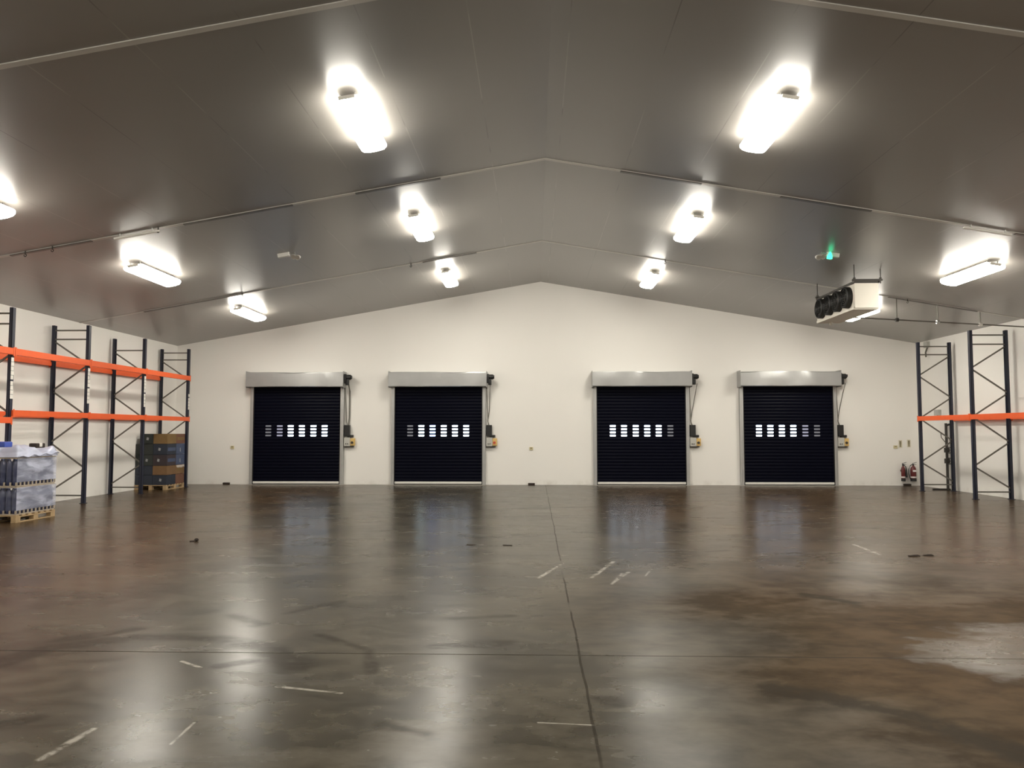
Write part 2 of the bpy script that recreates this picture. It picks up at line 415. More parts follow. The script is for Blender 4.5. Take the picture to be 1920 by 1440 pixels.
def vision(cur, xs, kinds):
    for x, kd in zip(xs, kinds):
        m = MB()
        for r in range(4):
            zc = .10+(14+r)*.1035+.0518
            W, H = .094, .026
            pts = []
            for a in range(16):
                th = 2*math.pi*a/16
                px = math.copysign(min(abs(math.cos(th))*1.35, 1), math.cos(th)); pz = math.copysign(min(abs(math.sin(th))*1.35, 1), math.sin(th))
                pts.append((x+px*W, zc+pz*H))
            V = [(a, -.1015, b) for a, b in pts]+[(a, -.094, b) for a, b in pts]; nn = len(pts)
            m.add(V, [tuple(range(nn)), tuple(range(2*nn-1, nn-1, -1))]+[(k, (k+1) % nn, nn+(k+1) % nn, nn+k) for k in range(nn)])
        o = m.build('vision_window', 'pane_'+kd, cur)
        if kd in ('dim', 'half'): o['label'] = 'dimmer column of four window slots'
        if kd in ('blue', 'pale'): o['label'] = 'blue tinted column of four window slots'
B_ = 'bright'
SH = [
 ('navy roller shutter furthest left, with the two window columns at its left dim', [-.946, -.566, -.204, .167, .547, .917], ['dim', 'half', B_, B_, B_, B_]),
 ('second navy roller shutter from the left, with only its leftmost window column dim', [-.925, -.557, -.19, .177, .543, .91], ['dim', 'pale', 'blue', B_, B_, B_]),
 ('third navy roller shutter from the left, with only its rightmost window column dim', [-.918, -.556, -.177, .193, .563, .941], [B_]*5+['dim']),
 ('navy roller shutter furthest right, with the two window columns at its right dim', [-.94, -.573, -.207, .159, .542, .915], [B_, B_, B_, B_, 'half', 'dim'])]
for c, (lab, xs_, kinds) in zip(DOORS, SH):
    t, cur = make_shutter(c, lab); vision(cur, xs_, kinds)
    k = DOORS.index(c)
    # drive motor on the right end of the head box
    m = MB(); m.bbox(1.596, 1.66, -.36, -.16, 3.30, 3.60, .01); m.tube([(1.66, -.26, 3.50), (1.80, -.26, 3.50)], .085, 14)
    m.tube([(1.80, -.26, 3.50), (1.835, -.26, 3.50)], .06, 14); m.bbox(1.64, 1.74, -.31, -.2, 3.24, 3.44, .012)
    if k == 3: m.bbox(1.72, 1.86, -.30, -.22, 3.48, 3.56, .01)
    mo = smooth_by_angle(m.build('drive_motor', 'black', t))
    # drop cables from the motor to the control box
    a = MB(); a.tube([(1.575, -.05, 3.17), (1.60, -.03, 2.6), (1.62, -.03, 2.05), (1.66, -.05, 1.94)], .011, 6); a.build('cable', 'cable', t)
    spread = (1.735, 1.70, 1.79, 1.80)[k]
    a = MB()
    if k == 0: a.tube([(1.72, -.2, 3.26), (1.72, -.03, 3.05), (1.715, -.03, 2.2), (1.70, -.05, 1.94)], .024, 8)
    else: a.tube([(spread, -.24, 3.28), (spread-.02, -.08, 3.0), (1.66, -.03, 2.4), (1.61, -.03, 2.08), (1.64, -.05, 1.94)], .013, 6)
    a.build('cable', 'cable', t)

# ------------------------------------------------------------------ control boxes to the right of each shutter
CB = ['control box beside the leftmost roller shutter', 'control box beside the second roller shutter from the left',
      'control box beside the third roller shutter from the left', 'control box beside the rightmost roller shutter, next to the extinguishers']
for c, lab, k in zip(DOORS, CB, range(4)):
    t = thing('control_box', 'black and pale grey '+lab, 'control box', (c+1.57, D, 1.2), group='shutter control boxes')
    m = MB(); m.bbox(0.0, .18, -.14, -.001, .38, .745, .012); m.bbox(.10, .29, -.11, -.001, .345, .42, .01)
    m.build('isolator', 'black', t)
    g = MB().bbox(-.005, .20, -.13, -.001, .05, .335, .012).build('control_panel', 'grey_box', t)
    e = MB().bbox(.201, .345, -.12, -.001, .07, .31, .012).build('switch_housing', 'yellow', t)
    MB().tube([(.265, -.12, .17), (.265, -.155, .17)], .042, 14).build('stop_knob', 'red_knob' if k == 1 else 'dark_steel', e)
    MB().tube([(.06, -.131, .13), (.06, -.143, .13)], .018, 10).build('push_button', 'dark_steel', g)
    MB().tube([(.12, -.131, .13), (.12, -.143, .13)], .018, 10).build('push_button', 'dark_steel', g)
    MB().box(-.01, .30, -.10, -.001, .02, .049).build('bracket', 'dark_steel', t)

# ------------------------------------------------------------------ pallet racking
def make_rack(label, group, sgn, xf, xr, frames, height, one_bar, levels, low_last=None):
    """sgn: +1 aisle lies towards +x. xf, xr: front and rear post lines. levels: [(z0, z1, rear beam bays)]"""
    root = thing('pallet_rack', label, 'pallet rack', (xf, frames[0], 0), group=None)
    X = lambda x: x-xf
    for fi, y in enumerate(frames):
        yy = y-frames[0]
        for which, x in (('front', xf), ('rear', xr)):
            o = X(x); back = -sgn if which == 'front' else sgn     # open side of the section looks into the frame
            m = MB(); w = .05; dpt = .035
            face = o-back*dpt; inner = o+back*dpt
            m.box(min(face, face+back*.008), max(face, face+back*.008), yy-w, yy+w, .012, height)
            for s in (-1, 1):
                a = yy+s*w; m.box(min(face, inner), max(face, inner), min(a, a-s*.008), max(a, a-s*.008), .012, height)
                m.box(min(inner, inner-back*.008), max(inner, inner-back*.008), min(a, a-s*.03), max(a, a-s*.03), .012, height)
            m.box(o-.034, o+.034, yy-w+.001, yy+w-.001, height-.006, height)
            p = m.build('upright_post', 'post', root)
            MB().box(o-.06, o+.06, yy-.07, yy+.07, .001, .013).build('foot_plate', 'post', p)
            if which == 'front' and sgn > 0 and 0 < fi < 4 or (which == 'front' and sgn > 0 and fi == 0):
                fx = face-back*.0
                rr = random.Random(fi+3); z = 2.42; fx2 = fx+sgn*.004
                for q in range(9 if fi else 5):
                    h = .085
                    if q in (4,): z += .03; 
                    t_ = MB().box(min(fx, fx2)-.0005, max(fx, fx2)+.0005, yy-.045, yy+.030+rr.random()*.02, z, z+h)
                    tg = t_.build('location_tag', 'tag_white', p); tg['label'] = 'small white tag on the post'
                    z += h+.008
        xa, xb = X(xf)-sgn*.03, X(xr)+sgn*.03
        H = [4.0] if fi in one_bar else [height-.12, 3.99]
        H.append(.19)
        for z in H:
            MB().bar((xa, yy, z), (xb, yy, z), .03, .035).build('horizontal_brace', 'brace', root)
        nodes = [3.95, 3.36, 2.72, 2.11, 1.46, .84, .26]
        for i in range(6):
            a, b = (xb, xa) if i % 2 == 0 else (xa, xb)
            MB().bar((a, yy+.012*(-1)**i, nodes[i]-.03), (b, yy+.012*(-1)**i, nodes[i+1]+.03), .028, .035).build('diagonal_brace', 'brace', root)
    # beams clip on the outer faces of the posts, one pair per bay
    for bi, (y0, y1) in enumerate(zip(frames, frames[1:])):
        lo, hi = min(y0, y1)-frames[0], max(y0, y1)-frames[0]
        for li, (z0, z1, rear) in enumerate(levels):
            dz = low_last if (low_last and li == 1 and bi == len(frames)-2) else 0
            for which in ('front', 'rear'):
                if which == 'rear' and not rear: continue
                o = X(xf)+sgn*.06 if which == 'front' else X(xr)-sgn*.055
                ins = -sgn if which == 'front' else sgn
                e = .012
                m = MB(); a, b = o-.022, o+.022
                m.bbox(a, b, lo+e, hi-e, z0+dz, z1+dz, .006)
                m.bbox(min(o+ins*.022, o+ins*.045), max(o+ins*.022, o+ins*.045), lo+.055, hi-.055, z0+dz, z1-.05+dz, .005)
                bm_ = m.build('beam', 'beam', root)
                for yy in (lo, hi):
                    s = 1 if yy == lo else -1
                    q0, q1 = yy+s*.006, yy+s*.05
                    f0 = o-ins*.026
                    MB().box(min(f0, f0+ins*.006)-.001, max(f0, f0+ins*.006), min(q0, q1), max(q0, q1), z0-.03+dz, z1+.02+dz).build('end_connector', 'beam', bm_)
    return root
make_rack('long navy rack with orange beams on two levels along the left wall', None, 1, -10.923, -11.78,
          [24.208, 21.427, 18.677, 15.884, 13.13], 4.33, {1}, [(3.335, 3.475, True), (2.06, 2.185, True)], low_last=-.15)
make_rack('navy rack with a single row of orange beams along the right wall, by the extinguishers', None, -1, 11.279, 12.183,
          [23.173, 20.426, 17.68], 4.35, set(), [(2.045, 2.175, True)])

# ------------------------------------------------------------------ ceiling lights
tiltL, tiltR = -math.atan(KL), math.atan(KR)
def make_light(label):
    t = thing('batten_light', label, 'ceiling light', group='lit batten lights on the ceiling')
    m = MB(); m.bbox(-.165, .165, -.85, .85, -.098, -.073, .010); m.build('housing', 'white_paint', t)
    # wrap-round diffuser: deep bowl section whose sides rise past the housing
    m = MB(); sec = [(-.185, -.060), (-.20, -.090), (-.19, -.130), (-.15, -.160), (-.06, -.173), (.06, -.173), (.15, -.160), (.19, -.130), (.20, -.090), (.185, -.060),
                     (.172, -.071), (-.172, -.071)]
    n = len(sec); V = [(x, y, z) for y in (-.86, .86) for x, z in [(a, b-.028) for a, b in sec]]
    m.add(V, [tuple(range(n)), tuple(range(2*n-1, n-1, -1))]+[(k, (k+1) % n, n+(k+1) % n, n+k) for k in range(n)])
    m.build('diffuser', 'lamp', t)
    for s in (-1, 1):
        MB().bbox(-.11, .11, min(s*.855, s*.872), max(s*.855, s*.872), -.128, -.074, .006).build('end_cap', 'white_paint', t)
        MB().bar((-.10, s*.74, -.076), (-.10, s*.74, .004), .014, .014).build('hanger', 'alu', t)
        MB().bar((.10, s*.74, -.076), (.10, s*.74, .004), .014, .014).build('hanger', 'alu', t)
    return t
XI_L, XI_R, XO_L, XO_R = -2.475, 3.315, -8.22, 9.13
ROWS = [10.75, 16.37, 21.98]
LAB = {(0, 'il'): 'large lit batten light nearest the camera on the left of the ridge',
       (0, 'ir'): 'large lit batten light nearest the camera on the right of the ridge',
       (0, 'ol'): 'lit batten light at the left edge of the photo, above the left rack',
       (1, 'il'): 'middle lit batten light of the row just left of the ridge',
       (1, 'ir'): 'middle lit batten light of the row just right of the ridge',
       (1, 'ol'): 'lit batten light on the left roof slope, next in from the left photo edge',
       (1, 'or'): 'lit batten light at the far right, between the cooler and the right photo edge',
       (2, 'il'): 'small lit batten light left of the ridge nearest the back wall',
       (2, 'ir'): 'small lit batten light right of the ridge nearest the back wall',
       (2, 'ol'): 'lit batten light above the far end of the left rack, nearest the back wall',
       (2, 'or'): 'lit batten light just below and behind the cooler unit'}
first = None
def put_light(key, x, y):
    global first
    lab = LAB.get(key, 'lit batten light on the ceiling out of view')
    loc = (x, y, ceil_z(x)); rot = (0, tiltL if x < RX else tiltR, 0)
    if first is None:
        first = make_light(lab); first.location = loc; first.rotation_euler = rot; return first
    return dup(first, lab, loc, rot)
for ri, y in enumerate(ROWS):
    for k, x in (('il', XI_L), ('ir', XI_R), ('ol', XO_L), ('or', XO_R)):
        put_light((ri, k), x, y)
for y in (5.13, -.49):  # unseen rows added overhead and behind the camera to light the near floor
    for x in (XI_L, XI_R, XO_L, XO_R): put_light(None, x, y)

# ------------------------------------------------------------------ evaporator (cooler) under the right slope
x0, x1, y0, y1, zb, zt = 7.17, 7.69, 17.5, 19.85, 4.50, 5.05
t = thing('evaporator_unit', 'cream ceiling cooler with four black round fans, hung under the right roof slope', 'air cooler', (x0, y0, zb))
W, Ln, Hh = x1-x0, y1-y0, zt-zb
m = MB(); m.bbox(0, W, .012, Ln-.012, .03, Hh, .012); m.build('casing', 'cream_case', t)
MB().bbox(-.006, W+.006, 0, .02, -.004, Hh+.006, .006).build('end_panel', 'cream_case', t)
MB().bbox(-.006, W+.006, Ln-.02, Ln, -.004, Hh+.006, .006).build('end_panel', 'cream_case', t)
m = MB(); m.bbox(-.03, W+.01, .03, Ln-.03, -.035, .032, .01); m.tube([(W*.5, Ln-.2, -.03), (W*.5, Ln-.2, -.10)], .03, 10); m.build('drip_tray', 'cream_case', t)
for k in range(4):
    yc = .36+k*(Ln-.62)/3.25; zc = Hh*.52
    m = MB(); n = 24; r0, r1 = .245, .205
    prof = [(r0, 0), (r0, -.11), (r0-.03, -.13), (r1, -.11), (r1-.015, -.02)]
    V = [(dx, yc+r*math.cos(2*math.pi*a/n), zc+r*math.sin(2*math.pi*a/n)) for r, dx in prof for a in range(n)]; F = []
    for i in range(len(prof)-1):
        for a in range(n): F.append((i*n+a, i*n+(a+1) % n, (i+1)*n+(a+1) % n, (i+1)*n+a))
    m.add(V, F)
    ring = smooth_by_angle(m.build('fan_shroud', 'black', t))
    m = MB()
    for r in (.06, .11, .16, .20):
        m.tube([(-.115, yc+r*math.cos(2*math.pi*a/20), zc+r*math.sin(2*math.pi*a/20)) for a in range(21)], .005, 5)
    for a in range(4):
        th = math.pi*a/4; m.bar((-.115, yc-.21*math.cos(th), zc-.21*math.sin(th)), (-.115, yc+.21*math.cos(th), zc+.21*math.sin(th)), .007, .007)
    m.build('fan_guard', 'black', ring)
    m = MB(); m.tube([(-.09, yc, zc), (-.01, yc, zc)], .05, 12)
    for a in range(5):
        th = 2*math.pi*a/5; p = []
        for rr, dth, dx in ((.045, -.25, -.02), (.19, -.38, -.03), (.19, .38, -.07), (.045, .25, -.06)):
            p.append((dx, yc+rr*math.cos(th+dth), zc+rr*math.sin(th+dth)))
        m.add(p+[(q[0]+.006, q[1], q[2]) for q in p], [(0, 1, 2, 3), (7, 6, 5, 4), (0, 4, 5, 1), (1, 5, 6, 2), (2, 6, 7, 3), (3, 7, 4, 0)])
    m.build('fan_blades', 'dark_steel', ring)
# rails and hanging rods
for xx in (.0, W+.03):
    MB().bbox(xx-.02, xx+.02, -.03, Ln, Hh+.015, Hh+.06, .006).build('mounting_rail', 'dark_steel', t)
for yy in (.02, Ln-.05):
    MB().bbox(-.05, W+.10, yy-.025, yy+.025, Hh+.055, Hh+.10, .006).build('cross_rail', 'dark_steel', t)
    for xx in (.0, W+.06):
        MB().tube([(xx, yy, Hh+.0), (xx, yy, ceil_z(x0+xx)-zb+.003)], .012, 8).build('hanging_rod', 'dark_steel', t)
        MB().tube([(xx, yy, Hh+.095), (xx, yy, Hh+.135)], .028, 6).build('rod_nut', 'dark_steel', t)
for yy in (.02, Ln-.05):
    for xx in (.0,): MB().box(.0, W, yy-.015, yy+.015, Hh-.002, Hh+.06).build('spacer', 'dark_steel', t)

# drain pipe from the cooler to the right wall, hung on three rods
t = thing('drain_pipe', 'thin dark pipe hung on rods from the cooler to the right wall', 'pipe', (7.43, 19.93, 4.30))
px = lambda x: 4.60-(x-8.64)*.060
pts = [(0, -.28, .12), (0, -.28, .35-.05), (0, -.14, .31), (0, .0, .31)]
pts = [(.30, 0, px(7.73)-4.30)]
pts += [(x-7.43, 0, px(x)-4.30) for x in (8.64, 9.2, 10.2, 11.28, XR)]
MB().tube(pts, .016, 8).build('pipe_run', 'brace', t)
for i, x in enumerate((9.2, 10.22, 11.28)):
    MB().tube([(x-7.43, 0, px(x)-4.30+.02), (x-7.43, 0, ceil_z(x)-4.30-.02)], .011, 6).build('hanging_rod', 'brace', t)
    o = MB().tube([(x-7.43-.035, 0, px(x)-4.30), (x-7.43+.035, 0, px(x)-4.30)], .048, 10).build('pipe_clip', ['dark_steel', 'rail', 'tag_white'][i], t)
    if i == 2: o['label'] = 'white pipe clip'

# ------------------------------------------------------------------ emergency lights on both slopes
def emergency(x, y, mir, label, green):
    sg = tiltL if x < RX else tiltR
    t = thing('emergency_light', label, 'emergency light', (x, y, ceil_z(x)), (0, sg, 0))
    MB().bbox(-.24 if mir > 0 else -.02, .02 if mir > 0 else .24, -.05, .05, -.085, .004, .012).build('battery_box', 'white_paint', t)
    m = MB(); m.tube([(mir*.02, 0, -.03), (mir*.14, 0, -.035)], .016, 8); m.tube([(mir*.14, 0, -.02), (mir*.14, -.03, -.09)], .014, 8); m.build('lamp_arm', 'rail', t)
    for dx, dz in ((.11, -.10), (.20, -.13)):
        m = MB(); c = (mir*dx, 0, dz)
        m.tube([(c[0]+mir*.02, .05, c[2]), (c[0], -.0, c[2]-.01), (c[0]-mir*.005, -.05, c[2]-.03)], [.03, .05, .058], 14)
        o = smooth_by_angle(m.build('spot_lamp', 'white_paint', t))
        MB().tube([(c[0]-mir*.005, -.0505, c[2]-.03), (c[0]-mir*.006, -.058, c[2]-.034)], .05, 14).build('lens', 'alu', o)
    MB().tube([(mir*.14, 0, -.06), (mir*.20, 0, -.10)], .010, 6).build('lamp_arm', 'rail', t)
    if green:
        m = MB(); m.lathe([(.06, -.15), (.058, -.10), (.03, -.03), (.014, .0)], (-mir*.03, -.06, 0), 12)
        o = m.build('green_lens', 'green_led', t, True); o['label'] = 'glowing green lens'
    return t
emergency(-5.45, 16.9, 1, 'small grey twin-spot emergency light on the left roof slope', False)
emergency(6.36, 16.88, -1, 'small emergency light with a glowing green lens on the right roof slope', True)

# ------------------------------------------------------------------ small ceiling hooks along the seams
HK = [(-9.3, 13.8, 'dark hook on the middle ceiling seam nearest the left photo edge'), (-8.8, 13.8, 'dark hook on the middle ceiling seam, second from the left photo edge'),
      (-6.85, 13.8, 'dark hook on the middle ceiling seam beside the left bright strip'),
      (-7.6, 19.87, 'dark hook on the far ceiling seam above the left batten light'), (-3.2, 19.87, 'small hook on the far ceiling seam behind the middle left light'),
      (3.35, 19.87, 'small hook on the far ceiling seam behind the middle right light'), (9.45, 19.87, 'dark hook on the far ceiling seam right of the cooler')]
for x, y, lab in HK:
    o = MB(); zc = ceil_z(x)-.028
    o.tube([(x, y, zc+.03), (x, y, zc-.03)], .012, 8); o.tube([(x+.022*math.sin(a*.6), y, zc-.05+.022*math.cos(a*.6)) for a in range(10)], .008, 6)
    tag(o.build('ceiling_hook', 'dark_steel'), lab, 'hook', 'hooks on the ceiling seams')

# ------------------------------------------------------------------ fire extinguishers, their signs, sockets, stops
def extinguisher(x, label, r, hose):
    t = thing('fire_extinguisher', label, 'fire extinguisher', (x, D-.13, .15), group='extinguishers by the right corner')
    m = MB(); m.lathe([(r*.86, 0), (r, .02), (r, .36), (r*.82, .43), (r*.4, .475), (r*.34, .50)], n=20); b = smooth_by_angle(m.build('cylinder', 'ext_red', t))
    MB().lathe([(r+.002, .105), (r+.002, .15)], n=20).build('label_band', 'label_white', b)
    MB().lathe([(r+.003, -.003), (r+.003, .085)], n=20).build('base_ring', 'black', t)
    m = MB(); m.tube([(0, 0, .49), (0, 0, .55)], .028, 10); m.bar((-.03, 0, .56), (.11, 0, .60), .02, .012); m.bar((-.03, 0, .54), (.10, 0, .53), .02, .012)
    m.build('valve_handle', 'black', t)
    if hose:
        m = MB(); m.tube([(-.02, -.02, .535), (-.10, -.03, .50), (-.155, -.03, .38), (-.16, -.03, .25), (-.13, -.03, .12), (-.10, -.03, .06)], .014, 8); m.build('hose', 'black', t)
        MB().bbox(-.05, .05, -r-.004, -r+.01, .30, .36, .004).build('instruction_patch', 'label_white', b)
    else:
        m = MB(); m.tube([(.02, -.02, .52), (.07, -.03, .46), (.085, -.03, .36), (.085, -.03, .12)], [.012, .014, .022, .034], 10); m.build('horn', 'black', t)
    MB().box(-.03, .03, r*.6, .132, .30, .36).build('wall_bracket', 'dark_steel', t)
extinguisher(11.765, 'slim dark red extinguisher on the wall, left one of the pair', .062, False)
extinguisher(12.085, 'fat red extinguisher with a hose and white band, right one of the pair', .088, True)
for x, z, lab in ((11.76, 1.335, 'small sign on the wall above the slim extinguisher'), (12.03, 1.35, 'small sign on the wall above the fat extinguisher')):
    t = thing('wall_sign', lab, 'sign', (x, D, z), group='signs above the extinguishers')
    MB().box(-.055, .055, -.008, -.001, -.12, .12).build('plate', 'sign_plate', t)
    m = MB().box(-.028, .028, -.010, -.0085, -.02, .09).box(-.020, .020, -.010, -.0085, -.10, -.02); m.build('symbol', 'olive', t)
for x, z, lab in ((-9.97, 1.21, 'small yellowed socket on the wall between the left rack and the first shutter'),
                  (-.118, 1.178, 'small yellowed socket on the wall between the middle two shutters'),
                  (11.60, 1.234, 'small yellowed socket on the wall left of the extinguisher signs')):
    t = thing('wall_socket', lab, 'socket', (x, D, z), group='sockets on the back wall')
    MB().bbox(-.06, .06, -.03, -.001, -.05, .05, .008).build('socket_plate', 'socket', t)
    MB().box(-.035, .035, -.034, -.0305, .0, .03).build('socket_cover', 'olive', t)
for x, lab in ((-10.13, 'dark rubber block at the foot of the wall, left of the first shutter'), (-.11, 'dark rubber block at the foot of the wall between the middle shutters'),
               (11.92, 'dark rubber block at the foot of the wall below the extinguishers')):
    m = MB(); m.bbox(x-.11, x+.11, D-.10, D-.002, .001, .062, .015)
    tag(m.build('wall_stop', 'debris'), lab, 'stop block', 'blocks at the foot of the back wall')

# ------------------------------------------------------------------ pipe stand and wall fittings in the right corner
t = thing('standpipe', 'dark upright pipe with two valves on the right wall, behind the end rack frame', 'pipe', (12.25, 23.62, 0))
m = MB(); m.tube([(0, 0, .002), (0, 0, 1.98)], .038, 12); m.tube([(0, 0, 1.9), (.10, 0, 1.95)], .03, 10); m.build('pipe', 'dark_steel', t)
for z, s in ((1.18, 1), (.86, -1)):
    m = MB(); m.tube([(0, 0, z-.07), (0, 0, z+.07)], .075, 12); m.tube([(0, 0, z), (0, -.12, z)], .03, 10); m.build('valve', 'dark_steel', t)
    m = MB(); m.tube([(-.0+.09*s*math.cos(a*math.pi/8), -.12, z+.09*math.sin(a*math.pi/8)) for a in range(17)], .012, 6)
    m.bar((-.09, -.12, z), (.09, -.12, z), .014, .014); m.build('valve_wheel', 'dark_steel', t)
m = MB(); m.tube([(-.04, 0, 1.42), (-.16, -.02, 1.56), (-.17, -.02, 1.72)], .012, 6); m.build('lever', 'brace', t)
m = MB(); m.box(-.45, .06, -.03, .03, .001, .045); m.build('floor_bracket', 'dark_steel', t)
t = thing('junction_box', 'small grey box with a cable gland on the right wall, behind the end rack frame', 'box', (XR, 24.2, 2.30))
MB().bbox(-.10, .003, -.13, .13, -.08, .10, .012).build('case', 'grey_box', t)
MB().tube([(-.05, 0, -.08), (-.05, 0, -.14)], .02, 8).build('cable_gland', 'dark_steel', t)
t = thing('wall_fitting', 'small grey fitting on a bent arm, high on the right wall behind the end rack', 'wall fitting', (XR, 24.75, 4.30))
MB().bbox(-.10, .003, -.13, .09, .06, .25, .015).build('mount_box', 'grey_box', t)
MB().tube([(-.05, -.06, .065), (-.08, -.06, -.02), (-.13, -.10, -.10), (-.16, -.18, -.24)], .025, 8).build('bent_arm', 'brace', t)

# ------------------------------------------------------------------ pallets
def make_pallet(label, x0, y0, w, l, group):
    """w along x, l along y"""
    t = thing('wooden_pallet', label, 'pallet', (x0+w/2, y0+l/2, 0), group=group)
    for i in range(7):
        a = -l/2+i*(l-.1)/6; MB().bbox(-w/2, w/2, a, a+.1, .122, .144, .003).build('deck_board', 'wood', t)
    for sx in (-1, 0, 1):
        cx = sx*(w/2-.05)
        MB().bbox(cx-.05, cx+.05, -l/2, l/2, .100, .121, .003).build('stringer_board', 'wood', t)
        MB().bbox(cx-.05, cx+.05, -l/2, l/2, .001, .021, .003).build('skid_board', 'wood', t)
        for sy in (-1, 0, 1):
            cy = sy*(l/2-.07); MB().bbox(cx-.048, cx+.048, cy-.07, cy+.07, .0215, .0995, .004).build('block', 'wood', t)
    return t
make_pallet('wooden pallet under the film-wrapped blue bottles', -10.83, 14.66, .96, 1.22, 'wooden pallets by the left wall')
make_pallet('wooden pallet under the dark cartons by the back corner', -11.885, 22.93, .95, 1.2, 'wooden pallets by the left wall')

# two film-wrapped layers of bottles on the near pallet
PX, PY = -10.37, 15.27
def make_layer(label, z0, hh, dx):
    t = thing('bottle_layer', label, 'wrapped bottles', (PX+dx, PY, z0), group='wrapped bottle layers on the near pallet')
    m = MB(); m.bbox(-.485, .485, -.595, .595, .0, .02, .004)
    for k in range(11): m.box(.472, .488, -.61+.119*k, -.575+.119*k, .02, .085)
    for k in range(8): m.box(.47-.1215*k, .505-.1215*k, -.598, -.590, .02, .085)
    m.build('tray', 'tray', t)
    r = .055; h = hh-.03
    prof = [(r*.8, .021), (r, .035), (r, .12), (r*.93, .14), (r*.93, .20), (r, .22), (r, h*.80), (r*.86, h*.88), (r*.36, h*.95), (r*.30, h*.975)]
    src = None
    spots = [(.425, -.535+.119*k) for k in range(10)]+[(.425-.1215*k, -.535) for k in range(1, 8)]+[(.425-.1215, -.535+.119*k) for k in range(1, 10)]+[(.425-.1215*k, -.535+.119) for k in range(2, 8)]
    for x, y in spots:
        if src is None:
            src = smooth_by_angle(MB().lathe(prof, n=12).build('bottle', 'bottle', t), 50); src.location = (x, y, 0); o = src
            cap = MB().lathe([(r*.36, h*.972), (r*.36, h*1.0)], n=10).build('cap', 'cap', src)
        else:
            o = src.copy(); COL.objects.link(o); o.parent = t; o.location = (x, y, 0)
            c2 = cap.copy(); COL.objects.link(c2); c2.parent = o
    # film: four wrinkled sides and a gathered top
    rr = random.Random(int(z0*100))
    def sheet(p, q, nrm, name, mat, zlo, zhi):
        p, q, nrm = Vector(p), Vector(q), Vector(nrm); nu, nv = 26, 12; V = []
        ph = [rr.random()*6 for _ in range(6)]
        for j in range(nv+1):
            for i in range(nu+1):
                u, v = i/nu, j/nv; b = p.lerp(q, u)
                w = .004*math.sin(u*11+ph[0]+v*5)+.005*math.sin(v*13+u*4+ph[1])+.004*math.sin((u*1.5+v)*9+ph[2])+.012*math.sin(math.pi*v)
                edge = min(1, 6*u, 6*(1-u))
                V.append(b+nrm*(w*edge)+Vector((0, 0, zlo+(zhi-zlo)*v)))
        F = [(j*(nu+1)+i, j*(nu+1)+i+1, (j+1)*(nu+1)+i+1, (j+1)*(nu+1)+i) for j in range(nv) for i in range(nu)]
        m = MB(); m.add(V, F); return m.build(name, mat, t, True)
    a, b = .50, .61
    sheet((a, -b, 0), (a, b, 0), (1, 0, 0), 'stretch_film', 'film', .085, hh-.015)['label'] = 'pale shrink film'
    sheet((-a, -b, 0), (a, -b, 0), (0, -1, 0), 'stretch_film', 'film_thin', .085, hh-.015)
    MB().bbox(-.49, .49, -.60, .60, hh-.022, hh-.002, .004).build('cover_sheet', 'tray', t)
    return t
make_layer('lower wrapped layer of blue bottles standing on the near pallet', .146, .535, 0)
make_layer('upper wrapped layer of blue bottles stacked on the lower layer', .683, .555, -.008)
# crumpled film and loose packs on the top
t = thing('film_cover', 'crumpled whitish plastic film over the top of the wrapped bottles', 'plastic film', (PX, PY, 1.242))
m = MB(); nu, nv = 34, 40; V = []; rr = random.Random(5)
for j in range(nv+1):
    for i in range(nu+1):
        u, v = i/nu*2-1, j/nv*2-1
        e = max(abs(u), abs(v)); x, y = u*.515, v*.625
        z = .20+.04*math.sin(u*4.1+1.2*v)+.035*math.sin(v*6.3+u*2.1)+.018*math.sin(u*9-v*7)+.007*math.sin(u*17+v*15)
        for qx, qy, qr in ((.37, .15, .22), (-.05, -.45, .36)): z *= 1-.55*math.exp(-((x-qx)**2+(y-qy)**2)/qr**2)
        z *= min(1, (1-e)*5+.42); z = max(z, .006) if e < .99 else .004
        V.append((x*(1+.012*math.sin(v*17)), y, z))
m.add(V, [(j*(nu+1)+i, j*(nu+1)+i+1, (j+1)*(nu+1)+i+1, (j+1)*(nu+1)+i) for j in range(nv) for i in range(nu)])
m.build('crumpled_sheet', 'film_top', t, True)
m = MB(); m.tube([(.523, -.62+.062*k, .012+.02*math.sin(k*1.1)+.05*k/20) for k in range(21)], [.012+.008*math.sin(k*1.7)**2 for k in range(21)], 8); m.build('gathered_roll', 'film_top', t, True)
t = thing('bottle_pack', 'dark end of a loose pack poking out of the crumpled film', 'pack', (-10.0, 15.42, 1.46))
MB().bbox(-.08, .08, -.14, .14, -.05, .045, .02).build('pack_body', 'debris', t)
MB().bbox(-.082, .082, -.05, .05, -.03, .047, .012).build('pack_wrap', 'tag_white', t)
t = thing('bottle_pack', 'blue pack lying on top of the wrapped bottles at the left photo edge', 'pack', (-10.42, 14.82, 1.485))
MB().bbox(-.25, .25, -.12, .12, -.05, .06, .025).build('pack_body', 'cap', t)
MB().bbox(-.10, .04, -.122, .122, -.04, .063, .012).build('pack_wrap', 'tag_white', t)

